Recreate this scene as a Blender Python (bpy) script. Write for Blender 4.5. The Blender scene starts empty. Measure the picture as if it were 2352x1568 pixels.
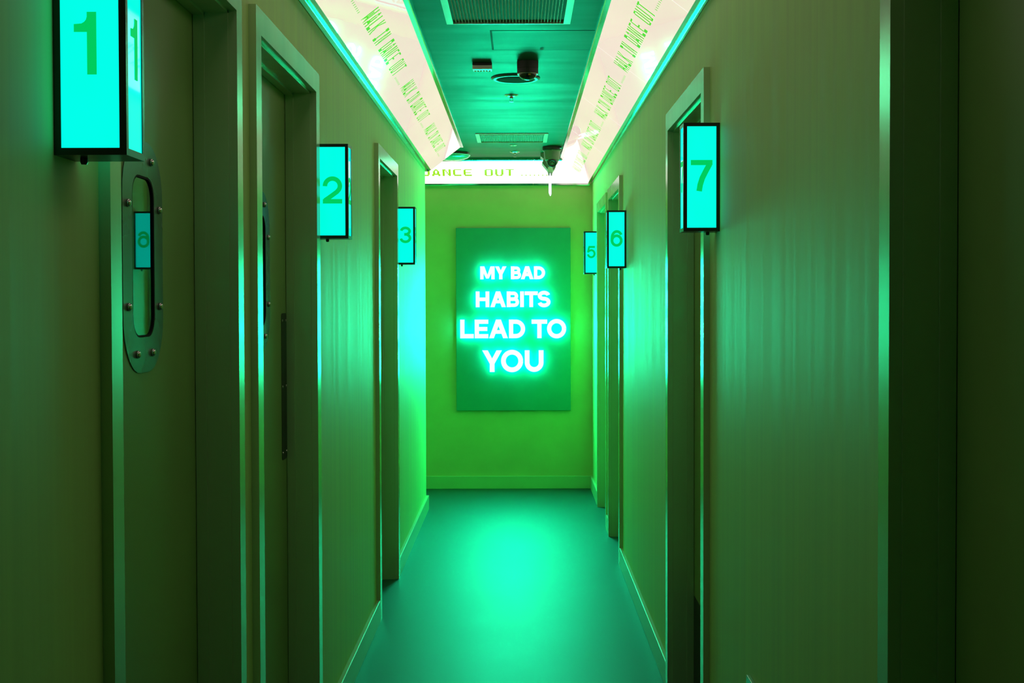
import bpy, bmesh, math, random
from mathutils import Vector, Matrix

random.seed(7)
scn = bpy.context.scene
COL = scn.collection

# ------------------------------------------------------------------ camera
HC = 1.432
FPX, PITCH, ROLL = 3000.0, 0.0231, 0.0024
cam_d = bpy.data.cameras.new('camera')
cam_d.sensor_width = 36.0
cam_d.sensor_fit = 'HORIZONTAL'
cam_d.lens = FPX / 2352.0 * 36.0
cam_d.shift_x = -17.0 / 2352.0
cam_d.shift_y = -27.0 / 2352.0
cam_d.clip_start = 0.02
cam = bpy.data.objects.new('camera', cam_d)
COL.objects.link(cam)
fwd = Vector((0, math.cos(PITCH), -math.sin(PITCH)))
rgt = Vector((1, 0, 0))
upv = rgt.cross(fwd)
r2 = rgt * math.cos(ROLL) - upv * math.sin(ROLL)
u2 = upv * math.cos(ROLL) + rgt * math.sin(ROLL)
M = Matrix((r2, u2, -fwd)).transposed().to_4x4()
M.translation = Vector((0, 0, HC))
cam.matrix_world = M
scn.camera = cam

# ------------------------------------------------------------------ world and exposure
w = bpy.data.worlds.new('world')
scn.world = w
w.use_nodes = True
w.node_tree.nodes['Background'].inputs[0].default_value = (0.0, 0.0, 0.0, 1)
w.node_tree.nodes['Background'].inputs[1].default_value = 0.0
vs = scn.view_settings
vs.view_transform = 'Standard'
vs.look = 'None'
vs.exposure = 0.0
vs.gamma = 1.0
vs.use_curve_mapping = False
scn.cycles.max_bounces = 4
scn.cycles.diffuse_bounces = 3
scn.cycles.glossy_bounces = 3
scn.cycles.adaptive_threshold = 0.02
scn.cycles.sample_clamp_indirect = 6.0

# light levels (each belongs to a lit thing that stands in the corridor)
NEON = ((0.95, 122.0, 56.0), 1.0)        # letter faces
NEON_SIDE = ((0.03, 20.0, 11.5), 1.0)      # letter returns and backs, dimmer
COVE = ((0.89, 0.68, 0.615), 1.0)        # side coves
COVE_BACK = ((1.0, 0.93, 0.87), 1.2)    # cove over the end wall
PANE = ((0.0, 1.12, 0.80), 1.0)          # number boxes

# ------------------------------------------------------------------ materials
def nodes_of(name):
    m = bpy.data.materials.new(name)
    m.use_nodes = True
    nt = m.node_tree
    b = nt.nodes['Principled BSDF']
    return m, nt, b

def N(nt, t, **kw):
    n = nt.nodes.new(t)
    for k, v in kw.items():
        setattr(n, k, v)
    return n

def coords(nt, scale):
    g = N(nt, 'ShaderNodeNewGeometry')
    mp = N(nt, 'ShaderNodeMapping')
    mp.inputs['Scale'].default_value = scale
    nt.links.new(g.outputs['Position'], mp.inputs['Vector'])
    return mp.outputs['Vector']

def noise(nt, vec, detail=3.0, rough=0.55, scale=1.0):
    n = N(nt, 'ShaderNodeTexNoise')
    n.inputs['Scale'].default_value = scale
    n.inputs['Detail'].default_value = detail
    n.inputs['Roughness'].default_value = rough
    nt.links.new(vec, n.inputs['Vector'])
    return n.outputs['Fac']

def ramp(nt, fac, lo, hi, a=0.3, b=0.7):
    r = N(nt, 'ShaderNodeMapRange')
    r.inputs['From Min'].default_value = a
    r.inputs['From Max'].default_value = b
    r.inputs['To Min'].default_value = lo
    r.inputs['To Max'].default_value = hi
    nt.links.new(fac, r.inputs['Value'])
    return r.outputs['Result']

def mixcol(nt, fac, c1, c2):
    mx = N(nt, 'ShaderNodeMix', data_type='RGBA')
    mx.inputs['A'].default_value = (*c1, 1)
    mx.inputs['B'].default_value = (*c2, 1)
    nt.links.new(fac, mx.inputs['Factor'])
    return mx.outputs['Result']

def surface(name, col, rough, spec=0.5, metal=0.0, streak=None, rvar=0.0, cvar=0.12, bump=0.0, fine=None, tint=None):
    """painted or metal surface: base colour and roughness vary a little along a stretched noise"""
    m, nt, b = nodes_of(name)
    b.inputs['Metallic'].default_value = metal
    b.inputs['Specular IOR Level'].default_value = spec
    if tint:
        b.inputs['Specular Tint'].default_value = (*tint, 1)
    v = coords(nt, streak or (6, 6, 6))
    f = noise(nt, v)
    fr = ramp(nt, f, 0.0, 1.0)
    nt.links.new(mixcol(nt, fr, [c * (1 - cvar) for c in col], [min(1, c * (1 + cvar)) for c in col]), b.inputs['Base Color'])
    nt.links.new(ramp(nt, f, max(0.01, rough - rvar), rough + rvar), b.inputs['Roughness'])
    if bump:
        fv = coords(nt, fine or (220, 220, 220))
        bn = N(nt, 'ShaderNodeBump')
        bn.inputs['Strength'].default_value = bump
        bn.inputs['Distance'].default_value = 0.001
        nt.links.new(noise(nt, fv, 2.0), bn.inputs['Height'])
        nt.links.new(bn.outputs['Normal'], b.inputs['Normal'])
    return m

def lit(name, col, strength, base=(0.03, 0.03, 0.03), rough=0.03, spec=0.5, var=0.0, vscale=(3, 3, 3), bump=0.0):
    m, nt, b = nodes_of(name)
    b.inputs['Base Color'].default_value = (*base, 1)
    b.inputs['Roughness'].default_value = rough
    b.inputs['Specular IOR Level'].default_value = spec
    b.inputs['Emission Strength'].default_value = strength
    if var:
        f = ramp(nt, noise(nt, coords(nt, vscale), 2.0), 0, 1)
        nt.links.new(mixcol(nt, f, [c * (1 - var) for c in col], [c * (1 + var * 0.6) for c in col]), b.inputs['Emission Color'])
    else:
        b.inputs['Emission Color'].default_value = (*col, 1)
    if bump:
        bn = N(nt, 'ShaderNodeBump')
        bn.inputs['Strength'].default_value = bump
        bn.inputs['Distance'].default_value = 0.02
        nt.links.new(noise(nt, coords(nt, (5, 5, 5)), 1.0), bn.inputs['Height'])
        nt.links.new(bn.outputs['Normal'], b.inputs['Normal'])
    return m

MAT = {}
MAT['wall'] = surface('wall_paint', (0.52, 0.80, 0.25), 0.56, 0.42, streak=(1, 26, 0.30), rvar=0.05, cvar=0.06, bump=0.10)
MAT['endwall'] = surface('end_wall_paint', (0.50, 0.53, 0.19), 0.65, 0.3, streak=(5, 5, 5), rvar=0.05, cvar=0.05, bump=0.10)
MAT['door'] = surface('door_paint', (0.27, 0.46, 0.13), 0.42, 0.45, streak=(4, 4, 4), rvar=0.04, cvar=0.06, bump=0.08)
MAT['frame'] = surface('frame_enamel', (0.46, 0.66, 0.34), 0.22, 1.0, metal=0.25, streak=(9, 9, 1.2), rvar=0.02, cvar=0.05)
MAT['skirt'] = surface('skirting_enamel', (0.36, 0.58, 0.25), 0.36, 0.5, streak=(5, 5, 5), rvar=0.01, cvar=0.03)
MAT['floor'] = surface('floor_vinyl', (0.004, 0.060, 0.045), 0.50, 0.95, tint=(0.25, 1.0, 0.9), streak=(5, 2.2, 5), rvar=0.008, cvar=0.10, bump=0.08, fine=(90, 90, 90))
MAT['ceiling'] = surface('ceiling_paint', (0.005, 0.075, 0.032), 0.52, 0.14, tint=(0.3, 1.0, 0.62), streak=(1.6, 7, 4), rvar=0.06, cvar=0.18, bump=0.08)
MAT['black'] = surface('black_frame', (0.012, 0.016, 0.015), 0.32, 0.5, rvar=0.05)
MAT['seal'] = surface('black_rubber', (0.004, 0.004, 0.004), 0.7, 0.3)
MAT['rail'] = surface('cove_rail_aluminium', (0.62, 0.70, 0.64), 0.13, 0.5, metal=1.0, streak=(30, 3, 30), rvar=0.03, cvar=0.08)
MAT['chrome'] = surface('chrome', (0.80, 0.78, 0.72), 0.16, 0.5, metal=1.0)
MAT['steel'] = surface('brushed_steel', (0.55, 0.56, 0.50), 0.28, 0.5, metal=1.0, streak=(60, 60, 4))
MAT['plate'] = surface('porthole_plate_enamel', (0.10, 0.16, 0.11), 0.28, 0.5, rvar=0.04)
MAT['darkplate'] = surface('dark_finger_plate', (0.035, 0.05, 0.03), 0.45, 0.4)
MAT['board'] = surface('sign_board_paint', (0.02, 0.30, 0.19), 0.50, 0.45, rvar=0.04, cvar=0.05, bump=0.08)
MAT['grille'] = surface('vent_white_enamel', (0.55, 0.60, 0.48), 0.32, 0.5)
MAT['duct'] = surface('duct_dark', (0.10, 0.13, 0.08), 0.7, 0.3)
MAT['cctv'] = surface('camera_body_dark', (0.030, 0.035, 0.028), 0.35, 0.5)
MAT['cctv_pale'] = surface('camera_body_grey', (0.20, 0.24, 0.17), 0.40, 0.5)
MAT['speaker'] = surface('speaker_mesh', (0.008, 0.06, 0.03), 0.9, 0.08)
MAT['speaker_rim'] = surface('speaker_rim', (0.02, 0.22, 0.13), 0.40, 0.5)
MAT['white'] = surface('white_plastic', (0.85, 0.82, 0.72), 0.30, 0.5)
MAT['dome'] = surface('smoked_dome', (0.010, 0.016, 0.014), 0.06, 0.6)
MAT['yellow'] = surface('yellow_sticker', (0.55, 0.42, 0.02), 0.4)
MAT['mirror'] = surface('pale_glossy_plastic', (0.20, 0.42, 0.33), 0.10, 0.6)
MAT['neon'] = lit('neon_letter', NEON[0], NEON[1], base=(0.3, 0.3, 0.3), rough=0.4)
MAT['neonside'] = lit('neon_letter_side', NEON_SIDE[0], NEON_SIDE[1], base=(0.3, 0.3, 0.3), rough=0.4)
MAT['cove'] = lit('cove_diffuser', COVE[0], COVE[1], base=(0.010, 0.003, 0.005), var=0.05, vscale=(0.9, 0.9, 0.9), bump=0.008, rough=0.01)
MAT['coveback'] = lit('cove_diffuser_end', COVE_BACK[0], COVE_BACK[1], var=0.02, vscale=(0.9, 0.9, 0.9), bump=0.005, rough=0.01)
MAT['print'] = lit('green_print', (0.10, 0.62, 0.03), 1.0)
MAT['printback'] = lit('lime_print', (0.36, 0.80, 0.005), 1.0)
MAT['pane'] = lit('number_box_pane', PANE[0], PANE[1], base=(0, .03, .03), var=0.06, vscale=(8, 8, 4), spec=0.4)
MAT['digit'] = lit('number_print', (0.0, 0.60, 0.11), 1.0, base=(0, .02, 0), rough=0.6, spec=0.1)
MAT['blade'] = lit('edge_lit_acrylic', (0.80, 0.82, 1.0), 1.3)
for k_ in ('print', 'printback', 'digit', 'blade'):
    MAT[k_].cycles.emission_sampling = 'NONE'
MAT['joint'] = lit('seam_glow_emission', (0.97, 0.92, 0.85), 1.0)  # own glow stands in for light showing at the panel seams

def glass():
    m, nt, b = nodes_of('window_glass')
    out = nt.nodes['Material Output']
    nt.nodes.remove(b)
    tr = N(nt, 'ShaderNodeBsdfTransparent')
    tr.inputs[0].default_value = (0.55, 0.60, 0.58, 1)
    gl = N(nt, 'ShaderNodeBsdfGlossy')
    gl.inputs['Roughness'].default_value = 0.015
    fr = N(nt, 'ShaderNodeFresnel')
    fr.inputs['IOR'].default_value = 2.6
    mx = N(nt, 'ShaderNodeMixShader')
    ge = N(nt, 'ShaderNodeNewGeometry')
    on = N(nt, 'ShaderNodeMath', operation='SUBTRACT')
    on.inputs[0].default_value = 1.0
    nt.links.new(ge.outputs['Backfacing'], on.inputs[1])
    mu = N(nt, 'ShaderNodeMath', operation='MULTIPLY')
    nt.links.new(fr.outputs[0], mu.inputs[0])
    nt.links.new(on.outputs[0], mu.inputs[1])
    nt.links.new(mu.outputs[0], mx.inputs[0])
    nt.links.new(tr.outputs[0], mx.inputs[1])
    nt.links.new(gl.outputs[0], mx.inputs[2])
    nt.links.new(mx.outputs[0], out.inputs[0])
    return m
MAT['glass'] = glass()

# ------------------------------------------------------------------ mesh helpers
def obj(name, bm, mat, parent=None, smooth=False, recalc=True):
    if recalc:
        bmesh.ops.recalc_face_normals(bm, faces=bm.faces[:])
    me = bpy.data.meshes.new(name)
    bm.to_mesh(me)
    bm.free()
    if smooth:
        for p in me.polygons:
            p.use_smooth = True
    me.materials.append(MAT[mat])
    o = bpy.data.objects.new(name, me)
    COL.objects.link(o)
    if parent:
        o.parent = parent
    return o

def share(name, src, parent, loc):
    o = bpy.data.objects.new(name, src.data)
    COL.objects.link(o)
    o.parent = parent
    o.location = loc
    return o

def thing(name, label, cat, loc=(0, 0, 0), group=None):
    o = bpy.data.objects.new(name, None)
    o.empty_display_size = 0.05
    COL.objects.link(o)
    o.location = loc
    o['label'] = label
    if cat:
        o['category'] = cat
    if group:
        o['group'] = group
    return o

def tag(o, label, cat, group=None):
    o['label'] = label
    o['category'] = cat
    if group:
        o['group'] = group
    return o

def struct(o, label=None):
    o['kind'] = 'structure'
    if label:
        o['label'] = label
    return o

def box(bm, x0, x1, y0, y1, z0, z1):
    vs_ = [bm.verts.new((x, y, z)) for x in (x0, x1) for y in (y0, y1) for z in (z0, z1)]
    for f in ((0, 1, 3, 2), (4, 6, 7, 5), (0, 4, 5, 1), (2, 3, 7, 6), (0, 2, 6, 4), (1, 5, 7, 3)):
        bm.faces.new([vs_[i] for i in f])

def boxes(*bs):
    bm = bmesh.new()
    for b in bs:
        box(bm, *b)
    return bm

def bevelled(bm, off, seg=2):
    bmesh.ops.bevel(bm, geom=bm.edges[:], offset=off, segments=seg, profile=0.6, affect='EDGES', clamp_overlap=True)
    return bm

def prism(bm, pts2, axis, a, b):
    """extrude the polygon pts2 along axis from a to b; 2-D order: x->(y,z), y->(x,z), z->(x,y)"""
    def P(p, t):
        return {'x': (t, p[0], p[1]), 'y': (p[0], t, p[1]), 'z': (p[0], p[1], t)}[axis]
    A = [bm.verts.new(P(p, a)) for p in pts2]
    B = [bm.verts.new(P(p, b)) for p in pts2]
    bm.faces.new(A)
    bm.faces.new(B[::-1])
    n = len(pts2)
    for i in range(n):
        bm.faces.new((A[i], A[(i + 1) % n], B[(i + 1) % n], B[i]))
    return bm

def lathe(prof, seg=40, bm=None, mtx=None):
    bm = bm or bmesh.new()
    rings = []
    for r, z in prof:
        if r < 1e-6:
            rings.append([bm.verts.new((0, 0, z))])
        else:
            rings.append([bm.verts.new((r * math.cos(2 * math.pi * k / seg), r * math.sin(2 * math.pi * k / seg), z)) for k in range(seg)])
    for a, b in zip(rings, rings[1:]):
        for k in range(seg):
            k2 = (k + 1) % seg
            q = ([a[0]] if len(a) == 1 else [a[k], a[k2]]) + ([b[0]] if len(b) == 1 else [b[k2], b[k]])
            if len(q) > 2:
                bm.faces.new(q)
    if mtx is not None:
        bmesh.ops.transform(bm, matrix=mtx, verts=bm.verts[:])
    return bm

def rrect(cx, cy, w_, h_, r, n=8):
    out = []
    for sx, sy, a0 in ((1, 1, 0), (-1, 1, 90), (-1, -1, 180), (1, -1, 270)):
        for k in range(n + 1):
            a = math.radians(a0 + 90 * k / n)
            out.append((cx + sx * (w_ / 2 - r) + r * math.cos(a), cy + sy * (h_ / 2 - r) + r * math.sin(a)))
    return out

def ring_prism(bm, outer, inner, axis, a, b):
    def P(p, t):
        return {'x': (t, p[0], p[1]), 'y': (p[0], t, p[1]), 'z': (p[0], p[1], t)}[axis]
    n = len(outer)
    OA = [bm.verts.new(P(p, a)) for p in outer]; OB = [bm.verts.new(P(p, b)) for p in outer]
    IA = [bm.verts.new(P(p, a)) for p in inner]; IB = [bm.verts.new(P(p, b)) for p in inner]
    for i in range(n):
        j = (i + 1) % n
        bm.faces.new((OA[i], OA[j], IA[j], IA[i]))
        bm.faces.new((OB[i], IB[i], IB[j], OB[j]))
        bm.faces.new((OA[i], OB[i], OB[j], OA[j]))
        bm.faces.new((IA[i], IA[j], IB[j], IB[i]))
    return bm

# 2-D glyphs: every glyph is a list of shapes, a shape = (points on one side, points on the other side)
def stroke(pts, wid):
    L, R = [], []
    n = len(pts)
    for i, (x, y) in enumerate(pts):
        def d(a, b):
            dx, dy = b[0] - a[0], b[1] - a[1]
            l = math.hypot(dx, dy) or 1
            return dx / l, dy / l
        if i == 0:
            t = d(pts[0], pts[1]); s = 1
        elif i == n - 1:
            t = d(pts[-2], pts[-1]); s = 1
        else:
            a, b = d(pts[i - 1], pts[i]), d(pts[i], pts[i + 1])
            t = (a[0] + b[0], a[1] + b[1])
            l = math.hypot(*t) or 1
            t = (t[0] / l, t[1] / l)
            s = min(2.5, 1 / max(0.4, t[0] * a[0] + t[1] * a[1]))
        nx, ny = -t[1] * wid / 2 * s, t[0] * wid / 2 * s
        L.append((x + nx, y + ny)); R.append((x - nx, y - ny))
    return (L, R)

def arc(cx, cy, rx, ry, a0, a1, n=20):
    return [(cx + rx * math.cos(math.radians(a0 + (a1 - a0) * k / n)), cy + ry * math.sin(math.radians(a0 + (a1 - a0) * k / n))) for k in range(n + 1)]

def bar(x0, y0, x1, y1):
    return ([(x0, y1), (x1, y1)], [(x0, y0), (x1, y0)])

def quad(a, b, c, d):
    return ([a, b], [d, c])

def glyph(ch, W, H, s):
    """strokes of width s in a box W x H from the origin"""
    h = s / 2
    if ch == 'I': return [bar(0, 0, W, H)]
    if ch == 'L': return [bar(0, 0, s, H), bar(s, 0, W, s)]
    if ch == 'T': return [bar(0, H - s, W, H), bar(W / 2 - h, 0, W / 2 + h, H - s)]
    if ch == 'H': return [bar(0, 0, s, H), bar(W - s, 0, W, H), bar(s, H / 2 - h * .95, W - s, H / 2 + h * .95)]
    if ch == 'E': return [bar(0, 0, s, H), bar(s, H - s * .98, W, H), bar(s, H / 2 - h * .95, W * .93, H / 2 + h * .95), bar(s, 0, W, s * .98)]
    if ch == 'A':
        t = s * 1.12
        c = W / 2
        y1 = H * .24; y2 = y1 + s * .86
        f = lambda y: (c - t * .52) * (y / H)          # outer left edge
        return [quad((c - t * .52, H), (c + t * .52, H), (t, 0), (0, 0)), quad((c - t * .52, H), (c + t * .52, H), (W, 0), (W - t, 0)),
                bar(f(y1) + t * .8, y1, W - f(y1) - t * .8, y2)]
    if ch == 'M':
        c = W / 2
        return [bar(0, 0, s, H), bar(W - s, 0, W, H), quad((0, H), (s * 1.25, H), (c + h * .8, H * .06), (c - h * .8, H * .06)),
                quad((W - s * 1.25, H), (W, H), (c + h * .8, H * .06), (c - h * .8, H * .06))]
    if ch == 'Y':
        c = W / 2; t = s * 1.15; m = H * .42
        return [bar(c - h, 0, c + h, m), quad((0, H), (t, H), (c + h, m), (c - h, m * .9)), quad((W - t, H), (W, H), (c + h, m * .9), (c - h, m))]
    if ch == 'O': return [stroke(arc(W / 2, H / 2, W / 2 - h, H / 2 - h, 0, 360, 48), s)]
    if ch == 'U':
        r = W / 2 - h
        return [stroke([(h, H)] + arc(W / 2, r + h, r, r, 180, 360, 24) + [(W - h, H)], s)]
    if ch == 'D':
        r = H / 2 - h
        rx = min(r, W - s - h)
        return [bar(0, 0, s, H), stroke([(s * .5, H - h)] + arc(W - h - rx, H / 2, rx, r, 90, -90, 24) + [(s * .5, h)], s)]
    if ch == 'B':
        ru, rl = (H * .49 - h) / 2, (H * .51 - h) / 2
        ym = h + 2 * rl
        return [bar(0, 0, s, H), stroke([(s * .5, H - h)] + arc(W * .93 - h - ru, ym + ru, ru, ru, 90, -90, 16) + [(s * .5, ym)], s * .92),
                stroke([(s * .5, ym)] + arc(W - h - rl, h + rl, rl, rl, 90, -90, 16) + [(s * .5, h)], s * .92)]
    if ch == 'S':
        ru, rl = (H * .48 - h) / 2, (H * .52 - h) / 2
        return [stroke(arc(W / 2, H - h - ru, (W / 2 - h) * .95, ru, 12, 262, 24) + arc(W / 2, h + rl, W / 2 - h, rl, 82, -168, 24), s)]
    # numerals
    if ch == '1':
        L = [(W * .60, H), (W * .585, H * .93), (W * .54, H * .875), (W * .46, H * .84), (W * .34, H * .815), (0, H * .805)]
        return [bar(W * .58, 0, W, H), (L + [], [(W * .60, H * .68)] * 5 + [(0, H * .68)])]
    if ch == '7':
        return [bar(0, H - s, W, H), stroke([(W - s * .55, H - s * .8), (W * .72, H * .68), (W * .53, H * .42), (W * .43, H * .2), (W * .385, 0)], s * 1.08)]
    if ch == '2':
        r = W / 2 - h
        p = arc(W / 2, H - h - r * .98, r, r * .98, 182, -28, 22)
        return [stroke(p + [(W * .73, H * .43), (W * .48, H * .30), (W * .22, H * .17), (W * .10, s * .7)], s), bar(0, 0, W, s)]
    if ch == '3':
        ru, rl = (H * .47 - h) / 2, (H * .53 - h) / 2
        return [stroke(arc(W / 2, H - h - ru, (W / 2 - h) * .92, ru, 172, -80, 20) + [(W * .40, h + 2 * rl)], s),
                stroke([(W * .40, h + 2 * rl)] + arc(W / 2, h + rl, W / 2 - h, rl, 82, -172, 22), s)]
    if ch == '5':
        r = H * .31 - h * .3
        return [bar(W * .17, H - s, W * .93, H), stroke([(W * .24, H - s * .6), (W * .12, H * .47)], s * .95),
                stroke([(W * .10, H * .50), (W * .22, H * .58)] + arc(W / 2, h + r, W / 2 - h, r, 100, -170, 26), s)]
    if ch == '6':
        r = H * .31 - h * .25
        return [stroke(arc(W / 2, h + r, W / 2 - h, r, 0, 360, 40), s), stroke(arc(W * .52, H * .60, W * .5 - h, H * .40 - h, 22, 172, 18) + [(h, H * .48), (h, h + r)], s)]
    return []

def glyph_mesh(ch, W, H, s, depth, bm=None):
    """solid glyph in the local x-z plane, thickness from y=0 (front) to y=depth"""
    bm = bm or bmesh.new()
    for k, (L, R) in enumerate(glyph(ch, W, H, s)):
        n = len(L)
        fl = [bm.verts.new((x, 0, z)) for x, z in L]; fr_ = [bm.verts.new((x, 0, z)) for x, z in R]
        bl = [bm.verts.new((x, depth, z)) for x, z in L]; br = [bm.verts.new((x, depth, z)) for x, z in R]
        for i in range(n - 1):
            for q in ((fl[i], fl[i + 1], fr_[i + 1], fr_[i]), (bl[i], br[i], br[i + 1], bl[i + 1]),
                      (fl[i], bl[i], bl[i + 1], fl[i + 1]), (fr_[i], fr_[i + 1], br[i + 1], br[i])):
                bm.faces.new(q)
        bm.faces.new((fl[0], fr_[0], br[0], bl[0]))
        bm.faces.new((fl[-1], bl[-1], br[-1], fr_[-1]))
    bmesh.ops.dissolve_degenerate(bm, edges=bm.edges[:], dist=1e-6)
    return bm

# ------------------------------------------------------------------ dimensions
WL, WR = -0.639, 0.553          # wall planes
FL, FR = -0.621, 0.535          # front of the door frames
YB = 9.88                       # end wall
YL = 8.89                       # left wall stops here, a side passage opens
Y0 = -2.5                       # wall behind the camera
ZC = 2.475                      # ceiling
T = 0.16
XS = -2.6                       # end of the side passage

# doors: number, wall side, outer y0, y1, jamb width, head outer z, head inner z
DOORS = [
    (1, 'L', 1.989, 2.946, 0.054, 2.132, 2.070),
    (2, 'L', 3.104, 4.082, 0.062, 2.132, 2.070),
    (3, 'L', 5.788, 6.736, 0.062, 2.125, 2.063),
    (5, 'R', 8.085, 9.045, 0.060, 2.092, 2.026),
    (6, 'R', 7.000, 7.920, 0.060, 2.095, 2.029),
    (7, 'R', 3.795, 4.778, 0.060, 2.103, 2.038),
    (8, 'R', 0.965, 1.944, 0.054, 2.103, 2.038),
]

# ------------------------------------------------------------------ room shell
struct(obj('floor', boxes((XS - .2, WR + T, Y0 - T, YB + T, -0.1, 0.0)), 'floor'), 'dark glossy vinyl corridor floor')
struct(obj('ceiling', boxes((XS - .2, WR + T, Y0 - T, YB + T, ZC, ZC + 0.1)), 'ceiling'), 'dark green painted corridor ceiling')

def wall_with_openings(name, xa, xb, ya, yb, side, label):
    bs = []
    y = ya
    for d in sorted([d for d in DOORS if d[1] == side], key=lambda q: q[2]):
        bs.append((xa, xb, y, d[2], 0, ZC))
        bs.append((xa, xb, d[2], d[3], d[5], ZC))
        y = d[3]
    bs.append((xa, xb, y, yb, 0, ZC))
    return struct(obj(name, boxes(*bs), 'wall'), label)

wall_with_openings('wall_left', WL - T, WL, Y0, YL, 'L', 'green painted corridor wall with doors 1, 2 and 3')
wall_with_openings('wall_right', WR, WR + T, Y0, YB + T, 'R', 'green painted corridor wall with doors 5, 6 and 7')
struct(obj('wall_back', boxes((XS, WR, YB, YB + T, 0, ZC)), 'endwall'), 'green end wall behind the lit sign board')
struct(obj('wall_front', boxes((WL - T, WR + T, Y0 - T, Y0, 0, ZC)), 'wall'))
struct(obj('wall_passage', boxes((XS, WL - T, YL - T, YL, 0, ZC)), 'wall'))
struct(obj('wall_passage_end', boxes((XS - T, XS, YL, YB, 0, ZC)), 'wall'))

# skirting boards between the doors
def skirting(name, b, label):
    struct(obj(name, bevelled(boxes(b), 0.003, 2), 'skirt'), label)
BH, BT = 0.096, 0.018
segL = [(Y0, 1.989), (2.946, 3.104), (4.082, 5.788), (6.736, YL + BT)]
segR = [(Y0, .965), (1.944, 3.795), (4.778, 7.0), (7.92, 8.085), (9.045, YB - BT)]
for a, b in segL:
    skirting('baseboard_left', (WL, WL + BT, a + .001, b - .001, 0, BH), 'low green skirting board along the left wall')
for a, b in segR:
    skirting('baseboard_right', (WR - BT, WR, a + .001, b - .001, 0, BH), 'low green skirting board along the right wall')
skirting('baseboard_back', (XS, WR, YB - BT, YB, 0, BH), 'low green skirting board under the sign board')
skirting('baseboard_passage', (XS, WL, YL, YL + BT, 0, BH), 'low green skirting board in the side passage')

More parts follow.
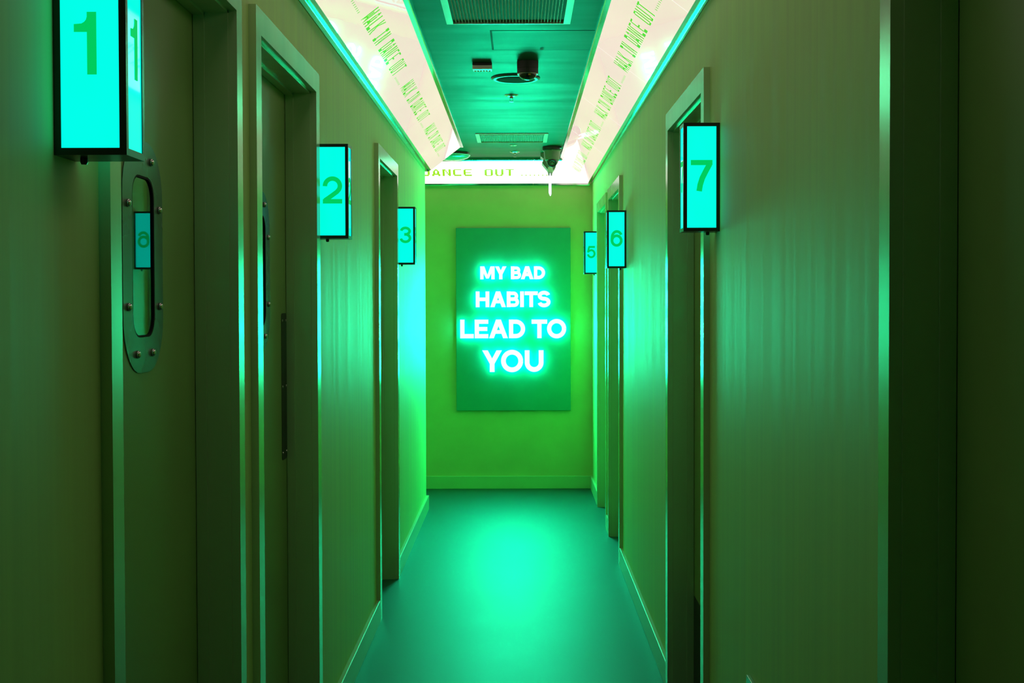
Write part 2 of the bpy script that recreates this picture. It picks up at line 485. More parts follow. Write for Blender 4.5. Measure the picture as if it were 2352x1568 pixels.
# ------------------------------------------------------------------ doors
def make_door(num, side, y0, y1, jw, zo, zi):
    s = 1 if side == 'L' else -1                       # +x points into the corridor for the left wall
    fx = FL if side == 'L' else FR
    X = lambda d: fx - s * d                           # depth behind the frame front
    root = bpy.data.objects.new('door_%d' % num, None)
    COL.objects.link(root)
    root.location = (fx, (y0 + y1) / 2, 0)
    root.empty_display_size = 0.05
    o = root.location
    where = {1: 'beside number box 1', 2: 'beside number box 2', 3: 'beside number box 3', 5: 'beside number box 5', 6: 'behind number box 6', 7: 'behind number box 7', 8: 'cut by the right edge of the picture'}[num]
    struct(root, 'recessed green steel door in a projecting frame, ' + where)
    def local(bm):
        bmesh.ops.translate(bm, vec=(-o[0], -o[1], 0), verts=bm.verts[:])
        return bm
    # frame section: lip, two narrowing steps, then the rebate the leaf sits in
    st = 0.006
    def sec(e, inn, dirn):
        # points (depth, position): e = outer edge, inn = inner edge at the lip
        return [(0, e), (0, inn), (.019, inn), (.019, inn + dirn * st), (.070, inn + dirn * st), (.070, inn + dirn * 2 * st),
                (.094, inn + dirn * 2 * st), (.094, inn - dirn * .012), (.150, inn - dirn * .012), (.150, e)]
    for e, inn, dirn in ((y0, y0 + jw, 1), (y1, y1 - jw, -1)):
        bm = bmesh.new()
        prism(bm, [(X(d), p) for d, p in sec(e, inn, dirn)], 'z', 0, zo)
        obj('jamb', local(bm), 'frame', root)
    bm = bmesh.new()
    pts = [(X(d), p) for d, p in sec(zo, zi, -1)]
    prism(bm, pts, 'y', y0 + jw, y1 - jw)
    # keep the head between the jambs, flush with their fronts
    obj('frame_head', local(bm), 'frame', root)
    # dark seal strip behind the rebate, seen as a thin line round the leaf
    ly0, ly1, lz = y0 + jw - .004, y1 - jw + .004, zi + .004
    bm = boxes((min(X(.118), X(.124)), max(X(.118), X(.124)), y0 + jw - .011, ly0 - .001, 0, zi + .01), (min(X(.118), X(.124)), max(X(.118), X(.124)), ly1 + .001, y1 - jw + .011, 0, zi + .01))
    obj('seal', local(bm), 'seal', root)
    # leaf with a real cut-out for the porthole
    yc = (y0 + y1) / 2 + .020
    zc = 1.515
    xa, xb = X(.0955), X(.138)
    hasport = num in (1, 2, 3, 5, 6, 7, 8)
    hole = rrect(yc, zc, .1462, .3062, .042, 8)
    bm = bmesh.new()
    ya, yb_ = y0 + jw + .0055, y1 - jw - .0055
    big = []
    n = len(hole)
    # project the hole outline outward onto a rectangle, ring of quads, then the remaining boxes
    rx0, rx1, rz0, rz1 = yc - .13, yc + .13, zc - .22, zc + .22
    for (py, pz) in hole:
        dy, dz = py - yc, pz - zc
        k = min((rx1 - yc) / abs(dy) if abs(dy) > 1e-9 else 1e9, (rz1 - zc) / abs(dz) if abs(dz) > 1e-9 else 1e9)
        big.append((yc + dy * k, zc + dz * k))
    # snap the ring corners so that the rectangle is closed
    for cy_, cz_ in ((rx0, rz0), (rx0, rz1), (rx1, rz0), (rx1, rz1)):
        i = min(range(n), key=lambda q: (big[q][0] - cy_) ** 2 + (big[q][1] - cz_) ** 2)
        big[i] = (cy_, cz_)
    lo, hi = min(xa, xb), max(xa, xb)
    ring_prism(bm, big, hole, 'x', lo, hi)
    for b in ((lo, hi, ya, rx0, .006, zi + .001), (lo, hi, rx1, yb_, .006, zi + .001), (lo, hi, rx0, rx1, .006, rz0), (lo, hi, rx0, rx1, rz1, zi + .001)):
        box(bm, *b)
    leaf = obj('leaf', local(bm), 'door', root)
    # porthole plate, pane and bolts
    bm = bmesh.new()
    outer = rrect(yc, zc, .263, .440, .105, 8)
    inner = rrect(yc, zc, .146, .306, .042, 8)
    p0, p1 = X(.0955), X(.0933)
    ring_prism(bm, outer, inner, 'x', min(p0, p1), max(p0, p1))
    plate = obj('porthole_plate', local(bm), 'plate', root)
    bm = bmesh.new()
    g0, g1 = X(.0970), X(.1010)
    prism(bm, rrect(yc, zc, .1460, .3060, .042, 8), 'x', min(g0, g1), max(g0, g1))
    obj('window_pane', local(bm), 'glass', root)
    bm = bmesh.new()
    ring_prism(bm, rrect(yc, zc, .1458, .3058, .0420, 8), rrect(yc, zc, .138, .298, .038, 8), 'x', min(X(.0938), X(.0968)), max(X(.0938), X(.0968)))
    obj('window_gasket', local(bm), 'seal', root)
    bprof = [(0, .0075), (.0045, .0068), (.0072, .0040), (.0075, 0.0), (0, 0)]
    first = None
    for by, bz in ((-.103, .095), (.103, .095), (-.103, -.095), (.103, -.095), (-.050, .184), (.050, .184), (-.050, -.184), (.050, -.184)):
        if first is None:
            first = obj('bolt', lathe(bprof, 14, mtx=Matrix.Rotation(s * math.pi / 2, 4, 'Y')), 'chrome', plate, smooth=True)
            b_ = first
        else:
            b_ = share('bolt', first, plate, (0, 0, 0))
        b_.location = (X(.0933) - o[0], yc + by - o[1], zc + bz)
    if num in (1, 2, 7):
        # long finger plate at the edge of the leaf
        fy0, fy1 = yb_ - .088, yb_ - .006
        if num == 2:
            bm = bmesh.new()
            prism(bm, rrect((fy0 + fy1) / 2, 1.17, fy1 - fy0, .444, .012, 4), 'x', min(X(.0955), X(.0940)), max(X(.0955), X(.0940)))
            fp = obj('finger_plate', local(bm), 'darkplate', root)
            scr = None
            for sy in (fy0 + .012, fy1 - .012):
                for sz in (.970, 1.17, 1.37):
                    if scr is None:
                        scr = obj('screw', lathe([(0, .0022), (.003, .0018), (.004, 0), (0, 0)], 10, mtx=Matrix.Rotation(s * math.pi / 2, 4, 'Y')), 'steel', fp)
                        q = scr
                    else:
                        q = share('screw', scr, fp, (0, 0, 0))
                    q.location = (X(.0940) - o[0], sy - o[1], sz)
    # dark kick plate at the foot of the leaf
    if num == 7:
        bm = boxes((min(X(.0955), X(.0940)), max(X(.0955), X(.0940)), ya + .01, yb_ - .01, .02, .36))
        obj('kick_plate', local(bm), 'darkplate', root)
    return root

for d in DOORS:
    make_door(*d)

# ------------------------------------------------------------------ light coves
PIX = {
 'A': ["...##...", "..####..", "..#..#..", ".##..##.", ".##..##.", ".##..##.", ".##..##.", ".######.", "########", "##....##", "##....##"],
 'N': ["###...##", "###...##", "##.#..##", "##.#..##", "##..#.##", "##..#.##", "##..#.##", "##...###", "##...###", "##....##", "##....##"],
 'C': [".#######", "##......", "##......", "##......", "##......", "##......", "##......", "##......", "##......", ".#######", ".#######"],
 'E': [".#######", "##......", "##......", "##......", "##......", "#######.", "##......", "##......", "##......", ".#######", ".#######"],
 'O': [".######.", "##....##", "##....##", "##....##", "##....##", "##....##", "##....##", "##....##", "##....##", "##....##", ".######."],
 'U': ["##....##", "##....##", "##....##", "##....##", "##....##", "##....##", "##....##", "##....##", "##....##", ".##..##.", ".######."],
 'T': ["########", "...##...", "...##...", "...##...", "...##...", "...##...", "...##...", "...##...", "...##...", "...##...", "...##..."],
 'D': ["#######.", "#######.", "##....##", "##....##", "##....##", "##....##", "##....##", "##....##", "##....##", "#######.", "#######."],
 'W': ["##....##", "##....##", "##....##", "##.##.##", "##.##.##", "##.##.##", "##.##.##", "########", "###..###", "##....##", "#......#"],
 'L': ["##......", "##......", "##......", "##......", "##......", "##......", "##......", "##......", "##......", ".#######", ".#######"],
 'K': ["##....##", "##...##.", "##..##..", "##.##...", "####....", "####....", "##.##...", "##..##..", "##..##..", "##...##.", "##....##"],
 'I': [".######.", ".######.", "...##...", "...##...", "...##...", "...##...", "...##...", "...##...", "...##...", ".######.", ".######."],
}

def pixel_text(text, px, pz, pitch, dots, dot_pitch, depth=0.0004):
    """mesh in the local x-z plane (baseline at z=0); runs of pixels merged into bars"""
    bm = bmesh.new()
    x = 0.0
    for ch in text:
        if ch in PIX:
            used = set()
            rows = PIX[ch]
            for r, row in enumerate(rows):
                c = 0
                while c < 8:
                    if row[c] == '#' and (r, c) not in used:
                        c2 = c
                        while c2 < 8 and row[c2] == '#' and (r, c2) not in used:
                            c2 += 1
                        r2_ = r + 1
                        while r2_ < 11 and all(rows[r2_][k] == '#' for k in range(c, c2)) and (c == 0 or rows[r2_][c - 1] != '#') and (c2 == 8 or rows[r2_][c2] != '#'):
                            for k in range(c, c2):
                                used.add((r2_, k))
                            r2_ += 1
                        z1, z0 = (11 - r) * pz, (11 - r2_) * pz
                        box(bm, x + c * px, x + c2 * px, -depth, 0.0, z0, z1)
                        c = c2
                    else:
                        c += 1
        x += pitch
    x += dot_pitch * 1.25
    for k in range(dots):
        box(bm, x + k * dot_pitch, x + k * dot_pitch + px * .95, -depth, 0.0, 0.001, 0.001 + pz * 1.4)
    return bm

def cove(name, label, a, b, y0, y1, seams, joints, side):
    """a, b = lower and upper edge of the diffuser in the x-z plane, running along y"""
    root = thing(name, label, 'light cove', (a[0], (y0 + y1) / 2, a[1]))
    o = root.location
    s = 1 if side == 'L' else -1
    def loc(bm):
        bmesh.ops.translate(bm, vec=(-o[0], -o[1], -o[2]), verts=bm.verts[:])
        return bm
    d = Vector((b[0] - a[0], 0, b[1] - a[1])).normalized()
    nrm = Vector((d.z, 0, -d.x)) * s                   # into the corridor
    if nrm.z > 0:
        nrm = -nrm
    back = -nrm * .004
    ys = [y0] + seams + [y1]
    for p, q in zip(ys, ys[1:]):
        bm = bmesh.new()
        g = .0012
        prism(bm, [(a[0], a[1]), (b[0], b[1]), (b[0] + back.x, b[1] + back.z), (a[0] + back.x, a[1] + back.z)], 'y', p + g, q - g)
        obj('diffuser_panel', loc(bm), 'cove', root)
    for q in (seams if side == 'R' else []):  # bright seam lines, put in as added self-glowing strips over the panel gaps
        bm = bmesh.new()
        f_ = nrm * .0006
        prism(bm, [(a[0] + f_.x, a[1] + f_.z), (b[0] + f_.x, b[1] + f_.z), (b[0] + back.x, b[1] + back.z), (a[0] + back.x, a[1] + back.z)], 'y', q - .0011, q + .0011)
        obj('seam_glow_strip', loc(bm), 'joint', root)
    wx = WL if side == 'L' else WR
    js = [y0] + joints + [y1]
    for p, q in zip(js, js[1:]):
        bm = bmesh.new()
        ax, az = a
        prism(bm, [(ax, az), (ax - s * .021, az - .0005), (ax - s * .0212, az - .0095), (ax - s * .023, az - .0105), (wx + s * .002, az - .0105), (wx + s * .002, az + .006), (ax - s * .003, az + .006)], 'y', p + .0008, q - .0008)
        obj('lower_rail', loc(bm), 'rail', root)
        bm = bmesh.new()
        prism(bm, [(b[0] - s * .002, b[1] - .002), (b[0] + s * .016, b[1] - .003), (b[0] + s * .019, b[1]), (b[0] + s * .019, ZC - .0005), (b[0] - s * .002, ZC - .0005)], 'y', p + .0008, q - .0008)
        obj('upper_rail', loc(bm), 'rail', root)
    return root, o, d, nrm

CY0 = 1.5                       # the coves start here
LA, LB = (-.598, 2.3124), (-.397, 2.466)
RA, RB = (.5208, 2.3109), (.318, 2.466)
left, lo_, ld, ln = cove('light_cove', 'long cream light cove along the ceiling above doors 1 to 3', LA, LB, CY0, YL - .004,
    [3.85, 5.35, 6.85], [3.35, 4.255, 5.15, 5.80, 6.86, 7.8], 'L')
right, ro_, rd, rn = cove('light_cove', 'long cream light cove along the ceiling above doors 5 to 7', RA, RB, CY0, YB - .03,
    [4.03, 5.351, 6.67, 7.98], [3.1, 4.0, 4.9, 5.7, 6.5, 7.4, 8.3, 9.1], 'R')
# end plate of the left cove
bm = bmesh.new()
prism(bm, [(WL + .001, 2.302), (LA[0] - .02, 2.302), (LA[0], LA[1]), (LB[0], LB[1]), (LB[0] + .019, LB[1] - .002), (LB[0] + .019, ZC - .001), (WL + .001, ZC - .001)], 'y', YL - .003, YL)
bmesh.ops.translate(bm, vec=(-lo_[0], -lo_[1], -lo_[2]), verts=bm.verts[:])
obj('end_plate', bm, 'rail', left)

TXT = 'WALK IN DANCE OUT'
PX, PZ = .0061, .0067
PITCHT = .0661
PLEN = math.hypot(LB[0] - LA[0], LB[1] - LA[1])
def place_text(mesh_bm, matname, root, orig, xdir, zdir, nrm):
    o = obj('printed_phrase', mesh_bm, matname, root)
    ydir = -nrm                                        # local +y points into the panel
    m = Matrix((xdir, ydir, zdir)).transposed().to_4x4()
    m.translation = Vector(orig) - root.location + nrm * .0004
    o.matrix_local = m
    return o
base_s = .352
for k in range(-2, 4):
    yy = 4.385 + 1.4255 * k
    if yy < CY0 or yy + 1.38 > YL:
        continue
    og = Vector((LA[0], yy, LA[1])) + ld * (PLEN * base_s)
    place_text(pixel_text(TXT, PX, PZ, PITCHT, 7, .0275), 'print', left, og, Vector((0, 1, 0)), ld, ln)
for k in range(-2, 5):
    yy = 5.412 + 1.419 * k
    if yy - 1.4 < CY0 or yy > YB - .1:
        continue
    og = Vector((RA[0], yy, RA[1])) + rd * (PLEN * base_s)
    place_text(pixel_text(TXT, PX, PZ, PITCHT, 7, .0275), 'print', right, og, Vector((0, -1, 0)), rd, rn)

# cove over the end wall, running into the side passage
BA, BB = (YB - .018, 2.304), (9.665, 2.456)
back = thing('light_cove', 'bright white light cove across the end wall above the sign board', 'light cove', (0, BA[0], BA[1]))
def bl(bm):
    bmesh.ops.translate(bm, vec=(0, -BA[0], -BA[1]), verts=bm.verts[:])
    return bm
bd = Vector((0, BB[0] - BA[0], BB[1] - BA[1])).normalized()
bn_ = Vector((0, -bd.z, bd.y))
if bn_.z > 0:
    bn_ = -bn_
bk = -bn_ * .004
for p, q in ((XS + .01, -1.1), (-1.1, RA[0] + .002)):
    bm = bmesh.new()
    prism(bm, [BA, BB, (BB[0] + bk.y, BB[1] + bk.z), (BA[0] + bk.y, BA[1] + bk.z)], 'x', p + .001, q - .001)
    obj('diffuser_panel', bl(bm), 'coveback', back)
for p, q in ((XS + .01, -1.05), (-1.05, .105), (.107, WR - .022)):
    bm = bmesh.new()
    prism(bm, [(YB - .001, 2.291), (BA[0] - .001, 2.291), (BA[0] - .003, 2.294), (BA[0] - .002, BA[1] + .001), (YB - .001, BA[1] + .001)], 'x', p + .0008, q - .0008)
    obj('lower_rail', bl(bm), 'rail', back)
for p, q in ((XS + .01, -1.05), (-1.05, .105), (.107, RB[0] - .002)):
    bm = bmesh.new()
    prism(bm, [(BB[0] + .001, BB[1] - .002), (BB[0] - .012, BB[1] - .004), (BB[0] - .020, BB[1] + .002), (BB[0] - .020, BB[1] + .010), (BB[0] - .012, BB[1] + .012), (BB[0] - .012, ZC - .0005), (BB[0] + .001, ZC - .0005)], 'x', p + .0008, q - .0008)
    obj('upper_rail', bl(bm), 'rail', back)
og = Vector((-.662, BA[0], BA[1])) + bd * (math.hypot(BB[0] - BA[0], BB[1] - BA[1]) * .352)
og.x = -.6487 - 9 * .0785
place_text(pixel_text(TXT[:],   .0076, .0064, .0785, 7, .0311), 'printback', back, og, Vector((1, 0, 0)), bd, bn_)

# ------------------------------------------------------------------ sign board with lit letters
YBD = YB - .028
board = thing('sign_board', 'tall green wall board carrying four lines of glowing white letters', 'sign', (-.045, YB, .594))
bo = board.location
bm = bevelled(boxes((-.477 - bo[0], .387 - bo[0], YBD - YB, -.001, 0, 1.972 - .594)), .002, 1)
obj('panel', bm, 'board', board)
LY = YBD - .040                                        # front of the letters
def sx(px): return ((1040 + px / 5.225) - 1192.8) * LY / 3000.0
def sz(py): return HC + (687.7 - (580 + py / 5.225)) * LY / 3000.0
LINES = [
 (165, 319, 40, [('M', 330, 503), ('Y', 508, 645), ('B', 698, 821), ('A', 816, 970), ('D', 974, 1108)]),
 (465, 653, 45, [('H', 276, 438), ('A', 450, 637), ('B', 647, 797), ('I', 808, 853), ('T', 862, 1020), ('S', 1017, 1172)]),
 (803, 1026, 51, [('L', 88, 250), ('E', 262, 425), ('A', 434, 660), ('D', 673, 867), ('T', 945, 1132), ('O', 1130, 1360)]),
 (1172, 1431, 57, [('Y', 352, 588), ('O', 577, 842), ('U', 862, 1087)]),
]
for yt, yb, sw, row in LINES:
    for ch, xa, xb in row:
        a, b = yt, yb
        if ch in 'OS':
            a, b = yt - 6, yb + 3
        W_, H_ = sx(xb) - sx(xa), sz(a) - sz(b)
        # front emits, standing off the board
        lt = obj('letter', glyph_mesh(ch, W_, H_, sw / 5.225 * LY / 3000.0, .020), 'neon', board, recalc=True)
        lt.data.materials.append(MAT['neonside'])
        for p in lt.data.polygons:
            p.material_index = 0 if p.normal.y < -.5 else 1
        lt.location = (sx(xa) - bo[0], LY - bo[1], sz(b) - bo[2])
        lt['label'] = 'glowing white letter %s' % ch
        # stand-off pins
        pm = bmesh.new()
        hgt = H_ * .5
        cx_ = W_ / 2
        lx = {'L': .12, 'D': .12, 'B': .12, 'H': .12, 'E': .12, 'M': .1, 'O': .09, 'U': .12}.get(ch, .5) * W_
        zz = .12 * H_ if ch in 'TYIA' and ch != 'A' else .5 * H_
        if ch == 'A': lx, zz = W_ * .5, H_ * .9
        prism(pm, [(lx + .003 * math.cos(t), zz + .003 * math.sin(t)) for t in [k * math.pi / 4 for k in range(8)]], 'y', .019, YBD - LY)
        obj('standoff_pin', pm, 'seal', lt)

# ------------------------------------------------------------------ number boxes
def number_box(ch, side, y, z0, label):
    s = 1 if side == 'L' else -1
    wx = WL if side == 'L' else WR
    root = thing('number_light_box', label, 'light box', (wx, y, z0), 'numbered light boxes on the corridor walls')
    PW, DP, HT, e = .100, .087, .298, .0098            # projection, depth along the wall, height, bar
    def B(x0, x1, y0, y1, z0_, z1_):
        xs = sorted((s * x0, s * x1))
        return (xs[0], xs[1], y0, y1, z0_, z1_)
    bar_xy = ((0, 0), (PW - e, 0), (0, DP - e), (PW - e, DP - e))
    bm = bmesh.new()
    for bx, by in bar_xy:
        box(bm, *B(bx, bx + e, by, by + e, e, HT - e))
    box(bm, *B(0, PW, 0, DP, 0, e))
    box(bm, *B(0, PW, 0, DP, HT - e, HT))
    obj('box_frame', bm, 'black', root)
    ins = .0016
    panes = {
        'front_pane': B(e, PW - e, ins, ins + .003, e, HT - e),
        'side_pane': B(PW - ins - .003, PW - ins, e, DP - e, e, HT - e),
        'rear_pane': B(e, PW - e, DP - ins - .003, DP - ins, e, HT - e)}
    dh, st = .0855, .0138
    dw = {'1': .0308, '2': .0610, '3': .0610, '5': .0600, '6': .0615, '7': .0595}[ch]
    st = .0140 if ch != '1' else .013
    for nm, b in panes.items():
        p = obj(nm, boxes(b), 'pane', root)
        g = obj('numeral', glyph_mesh(ch, dw, dh, st, .0004), 'digit', p)
        zc = HT / 2 - dh / 2 + .004
        xm = s * PW / 2
        off = -.006 if ch == '1' else 0.0
        if nm == 'front_pane':
            g.location = (xm - dw / 2 + off, ins - .0006, zc)
        elif nm == 'rear_pane':
            g.rotation_euler = (0, 0, math.pi)
            g.location = (xm + dw / 2, DP - ins + .0006, zc)
        elif side == 'L':
            g.rotation_euler = (0, 0, math.pi / 2)
            g.location = (PW - ins + .0006, DP / 2 - dw / 2, zc)
        else:
            g.rotation_euler = (0, 0, -math.pi / 2)
            g.location = (-PW + ins - .0006, DP / 2 + dw / 2, zc)
    k = obj('cable_gland', lathe([(0, 0), (.0052, 0), (.0052, -.006), (.0038, -.009), (0, -.009)], 14), 'black', root)
    k.location = (s * .028, .040, 0)

number_box('1', 'L', 1.800, 1.632, 'cyan light box numbered 1, beside door 1, the largest and nearest on the left wall')
number_box('2', 'L', 4.130, 1.626, 'cyan light box numbered 2, between the second and third left doors')
number_box('3', 'L', 6.770, 1.615, 'cyan light box numbered 3, past the third left door, small, near the side passage')
number_box('5', 'R', 9.130, 1.609, 'cyan light box numbered 5, farthest away, beside the sign board')
number_box('6', 'R', 6.750, 1.593, 'cyan light box numbered 6, on the right wall, between the far doors and box 7')
number_box('7', 'R', 3.605, 1.619, 'cyan light box numbered 7, the large one alone on the right wall')

# ------------------------------------------------------------------ ceiling fittings
def vent(x0, x1, y0, y1, nslat, label):
    root = thing('air_vent', label, 'vent', ((x0 + x1) / 2, (y0 + y1) / 2, ZC), 'square ceiling air vents')
    hx, hy = (x1 - x0) / 2, (y1 - y0) / 2
    fb = .026
    bm = bmesh.new()
    def rc(a, b): return [(-a, -b), (a, -b), (a, b), (-a, b)]
    ring_prism(bm, rc(hx, hy), rc(hx - fb, hy - fb), 'z', -.006, -.0005)
    ring_prism(bm, rc(hx - fb + .003, hy - fb + .003), rc(hx - fb, hy - fb), 'z', -.010, -.006)
    obj('vent_frame', bm, 'grille', root)
    bm = boxes((-hx + fb, hx - fb, -hy + fb, hy - fb, -.0012, -.0005))
    obj('duct_plate', bm, 'duct', root)
    first = None
    wdt = 2 * (hx - fb) - .012
    for k in range(nslat):
        x = -wdt / 2 + wdt * (k + .5) / nslat
        if first is None:
            bm = boxes((-.0006, .0006, -hy + fb, hy - fb, -.0075, -.0014))
            bmesh.ops.rotate(bm, cent=(0, 0, -.004), matrix=Matrix.Rotation(.35, 3, 'Y'), verts=bm.verts[:])
            first = obj('slat', bm, 'grille', root)
            first.location = (x, 0, 0)
        else:
            share('slat', first, root, (x, 0, 0))

vent(-.271, .194, 4.485, 4.950, 34, 'square slatted ceiling vent nearest the camera')
vent(-.274, .184, 8.215, 8.665, 34, 'square slatted ceiling vent near the end wall')

# access hatch
hatch = thing('ceiling_hatch', 'flush rectangular ceiling access hatch beside the right light cove', 'hatch', (.096, 5.285, ZC))
bm = bevelled(boxes((-.200, .200, -.188, .192, -.0010, -.0003)), .0002, 1)
obj('hatch_panel', bm, 'ceiling', hatch)
bm = bmesh.new()
ring_prism(bm, [(-.208, -.196), (.2005, -.196), (.2005, .200), (-.208, .200)], [(-.2002, -.1882), (.2002, -.1882), (.2002, .1922), (-.2002, .1922)], 'z', -.0009, -.0002)
obj('hatch_gap', bm, 'seal', hatch)
obj('hatch_lock', lathe([(0, -.0052), (.007, -.005), (.008, -.0036), (0, -.0036)], 16), 'duct', hatch).location = (.0, .165, 0)

# small emergency fitting
em = thing('emergency_light', 'small flat white emergency fitting on the ceiling', 'emergency light', (-.161, 5.800, ZC))
obj('base', bevelled(boxes((-.043, .043, -.030, .030, -.012, -.0005)), .002, 1), 'cctv', em)
obj('cover', bevelled(boxes((-.043, .043, -.032, .032, -.030, -.0122)), .003, 2), 'white', em)
l0 = None
for k in range(6):
    x = -.032 + .0128 * k
    if l0 is None:
        l0 = obj('lamp_lens', lathe([(0, -.005), (.0035, -.004), (.005, -.0005), (0, -.0005)], 12), 'chrome', em, smooth=True)
        l0.location = (x, .010, -.0298)
    else:
        share('lamp_lens', l0, em, (x, .010, -.0298))

# dome camera
dm = thing('dome_camera', 'black dome security camera on the ceiling in front of the round speaker', 'camera', (.039, 5.760, ZC))
obj('mount', lathe([(0, -.0005), (.047, -.0005), (.047, -.030), (.0462, -.031), (0, -.031)], 40), 'cctv', dm, smooth=False)
obj('housing', lathe([(0, -.0315), (.0462, -.0315), (.0462, -.050), (.0445, -.053), (0, -.053)], 40), 'cctv', dm)
obj('trim_ring', lathe([(.0400, -.0532), (.0455, -.0532), (.0462, -.0545), (.0450, -.0562), (.0400, -.0562), (.0400, -.0532)], 40), 'steel', dm, smooth=True)
obj('dome', lathe([(.0395, -.0545)] + [(.0395 * math.cos(t), -.0545 - .026 * math.sin(t)) for t in [k * math.pi / 16 for k in range(1, 8)]] + [(0, -.0805)], 40), 'dome', dm, smooth=True)
st_ = obj('warning_sticker', boxes((.002, .013, -.0408, -.0402, -.0645, -.0585)), 'yellow', dm)

# ceiling speaker
sp = thing('ceiling_speaker', 'round flat ceiling speaker behind the dome camera', 'speaker', (-.015, 6.175, ZC))
obj('rim', lathe([(.087, -.0005), (.115, -.0005), (.115, -.004), (.109, -.009), (.092, -.009), (.089, -.006), (.087, -.0005)], 64), 'speaker_rim', sp, smooth=True)
obj('mesh_cover', lathe([(.0885, -.002), (.0885, -.006), (.06, -.0085), (.0, -.0095)], 64), 'speaker', sp, smooth=True)

# sprinklers
def sprinkler(x, y, label):
    r = thing('sprinkler_head', label, 'sprinkler', (x, y, ZC), 'ceiling sprinkler heads')
    obj('escutcheon', lathe([(0, -.0005), (.036, -.0005), (.0355, -.002), (.024, -.007), (.013, -.009), (0, -.009)], 36), 'chrome', r, smooth=True)
    obj('stem', lathe([(0, -.0085), (.0085, -.0085), (.0085, -.016), (.0055, -.018), (0, -.018)], 20), 'chrome', r)
    fr = None
    for sgn in (-1, 1):
        bm = bmesh.new()
        prism(bm, [(sgn * .0052, -.017), (sgn * .0075, -.017), (sgn * .0085, -.026), (sgn * .0030, -.034), (sgn * .0012, -.034), (sgn * .0062, -.0255)], 'y', -.0013, .0013)
        obj('frame_arm', bm, 'chrome', r)
    obj('deflector', lathe([(0, -.0335), (.0110, -.0345), (.0110, -.0357), (.004, -.0368), (0, -.0368)], 24), 'chrome', r)
sprinkler(-.038, 6.690, 'chrome sprinkler head in the middle of the ceiling')
sprinkler(-.029, 9.250, 'chrome sprinkler head close to the end wall')

dc = thing('detector', 'small flat metal disc on the ceiling beyond the far vent', 'detector', (-.038, 8.835, ZC))
obj('disc', lathe([(0, -.0005), (.0245, -.0005), (.0245, -.003), (.020, -.0065), (0, -.0065)], 32), 'steel', dc, smooth=False)
obj('indicator', lathe([(0, -.0066), (.006, -.0066), (.005, -.0085), (0, -.009)], 16), 'chrome', dc, smooth=True)

# glossy round fitting half hidden by the end of the left cove
gm = thing('ceiling_dome', 'round glossy ceiling dome half hidden behind the left cove end', 'ceiling fitting', (-.475, 9.300, ZC))
obj('collar', lathe([(0, -.0005), (.105, -.0005), (.112, -.010), (.112, -.016), (0, -.016)], 56), 'cctv_pale', gm)
obj('dome', lathe([(.127, -.0165)] + [(.127 * math.cos(t), -.020 - .036 * math.sin(t)) for t in [k * math.pi / 20 for k in range(0, 10)]] + [(0, -.056)], 56), 'mirror', gm, smooth=True)
obj('rim', lathe([(.124, -.0165), (.129, -.0170), (.1295, -.0200), (.127, -.0225), (.124, -.0195), (.124, -.0165)], 56), 'white', gm, smooth=True)

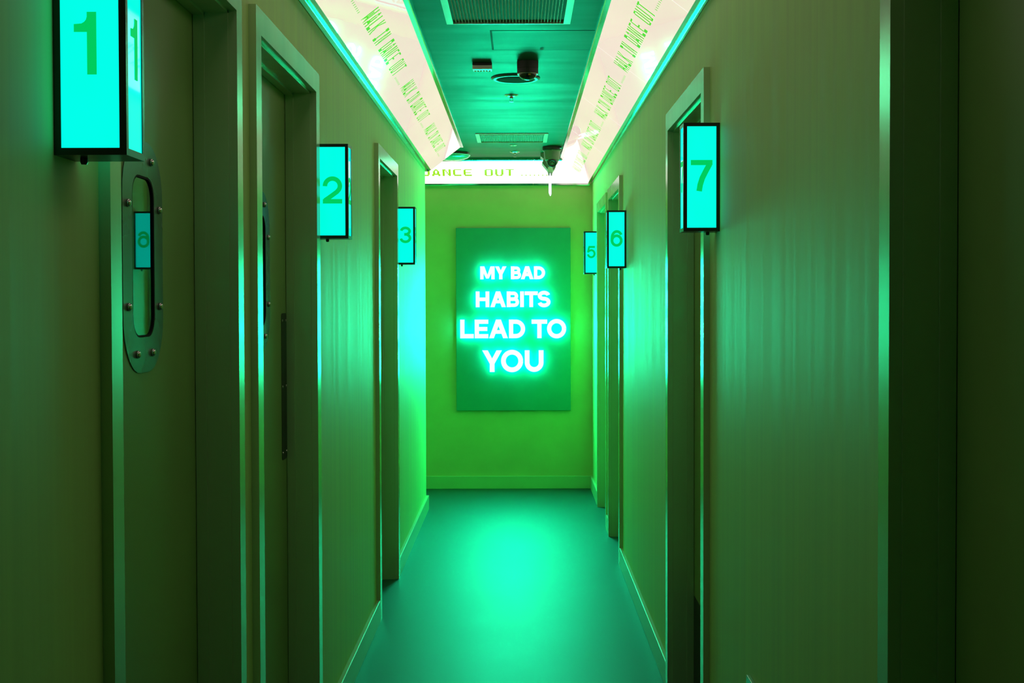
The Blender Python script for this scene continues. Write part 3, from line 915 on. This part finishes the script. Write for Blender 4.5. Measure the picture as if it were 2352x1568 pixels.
# turret camera
tc = thing('turret_camera', 'dark turret security camera on the ceiling by the right light cove', 'camera', (.226, 8.960, ZC))
obj('base', lathe([(0, -.0005), (.064, -.0005), (.066, -.003), (.066, -.022), (.062, -.027), (0, -.027)], 48), 'cctv', tc)
obj('housing', lathe([(.0615, -.0275), (.0560, -.034), (.0545, -.060), (.0500, -.088), (.0470, -.094), (.0440, -.094), (.044, -.060), (0, -.055)], 48), 'cctv_pale', tc, smooth=True)
ball = obj('eyeball', lathe([(0, .043)] + [(.043 * math.cos(t), .043 * math.sin(t)) for t in [math.pi / 2 - k * math.pi / 24 for k in range(1, 24)]] + [(0, -.043)], 40), 'cctv_pale', tc, smooth=True)
ball.location = (0, 0, -.090)
fm = Matrix.Rotation(math.radians(128), 4, 'X')         # local +z of the eye points to the camera and down
lens = obj('lens_ring', lathe([(.020, .036), (.033, .030), (.034, .034), (.030, .0445), (.022, .0450), (.020, .036)], 36, mtx=fm), 'cctv', ball, smooth=True)
obj('lens_glass', lathe([(0, .0425), (.012, .0415), (.0215, .0370)], 36, mtx=fm), 'dome', ball, smooth=True)
c0 = None
for k in range(3):
    a = math.radians(30 + 120 * k)
    loc_ = (.058 * math.cos(a), .058 * math.sin(a) , -.027)
    if c0 is None:
        c0 = obj('cover_screw', lathe([(0, -.002), (.004, -.0016), (.005, .0005), (0, .0005)], 12), 'chrome', tc); c0.location = loc_
    else:
        share('cover_screw', c0, tc, loc_)

# hanging edge-lit sign seen on edge, behind the turret camera
ex = thing('hanging_sign', 'edge-lit acrylic hanging sign seen on edge behind the turret camera', 'sign', (.222, 9.330, ZC))
bm = bmesh.new()
prism(bm, [(-.068, -.0005), (.062, -.0005), (.062, -.026), (.048, -.030), (.038, -.104), (.020, -.128), (.0, -.142), (-.058, -.072), (-.045, -.045), (-.068, -.026)], 'y', -.02, .13)
obj('housing', bm, 'cctv_pale', ex)
obj('end_plate', bevelled(boxes((-.018, .018, -.030, -.0205, -.146, -.102)), .002, 1), 'white', ex)
for xx in (-.010, .008):
    bm = bmesh.new()
    prism(bm, [(xx - .006, -.141), (xx + .006, -.141), (xx + .004, -.164), (xx - .004, -.164)], 'y', -.034, -.022)
    obj('clamp', bm, 'steel', ex)
bm = bmesh.new()
prism(bm, [(-.0085, -.145), (.0085, -.145), (.0085, -.293), (.004, -.297), (.0015, -.297), (-.0085, -.273)], 'y', -.020, .125)
obj('acrylic_blade', bm, 'blade', ex)

# wall socket low on the right wall
so = thing('wall_socket', 'small steel wall socket low on the right wall near door 7', 'socket', (WR, 3.060, .530))
obj('cover_plate', bevelled(boxes((-.010, -.0003, -.086, .060, -.110, 0.0)), .0025, 2), 'steel', so)
obj('socket_insert', bevelled(boxes((-.0125, -.0101, -.060, .034, -.085, -.025)), .001, 1), 'white', so)
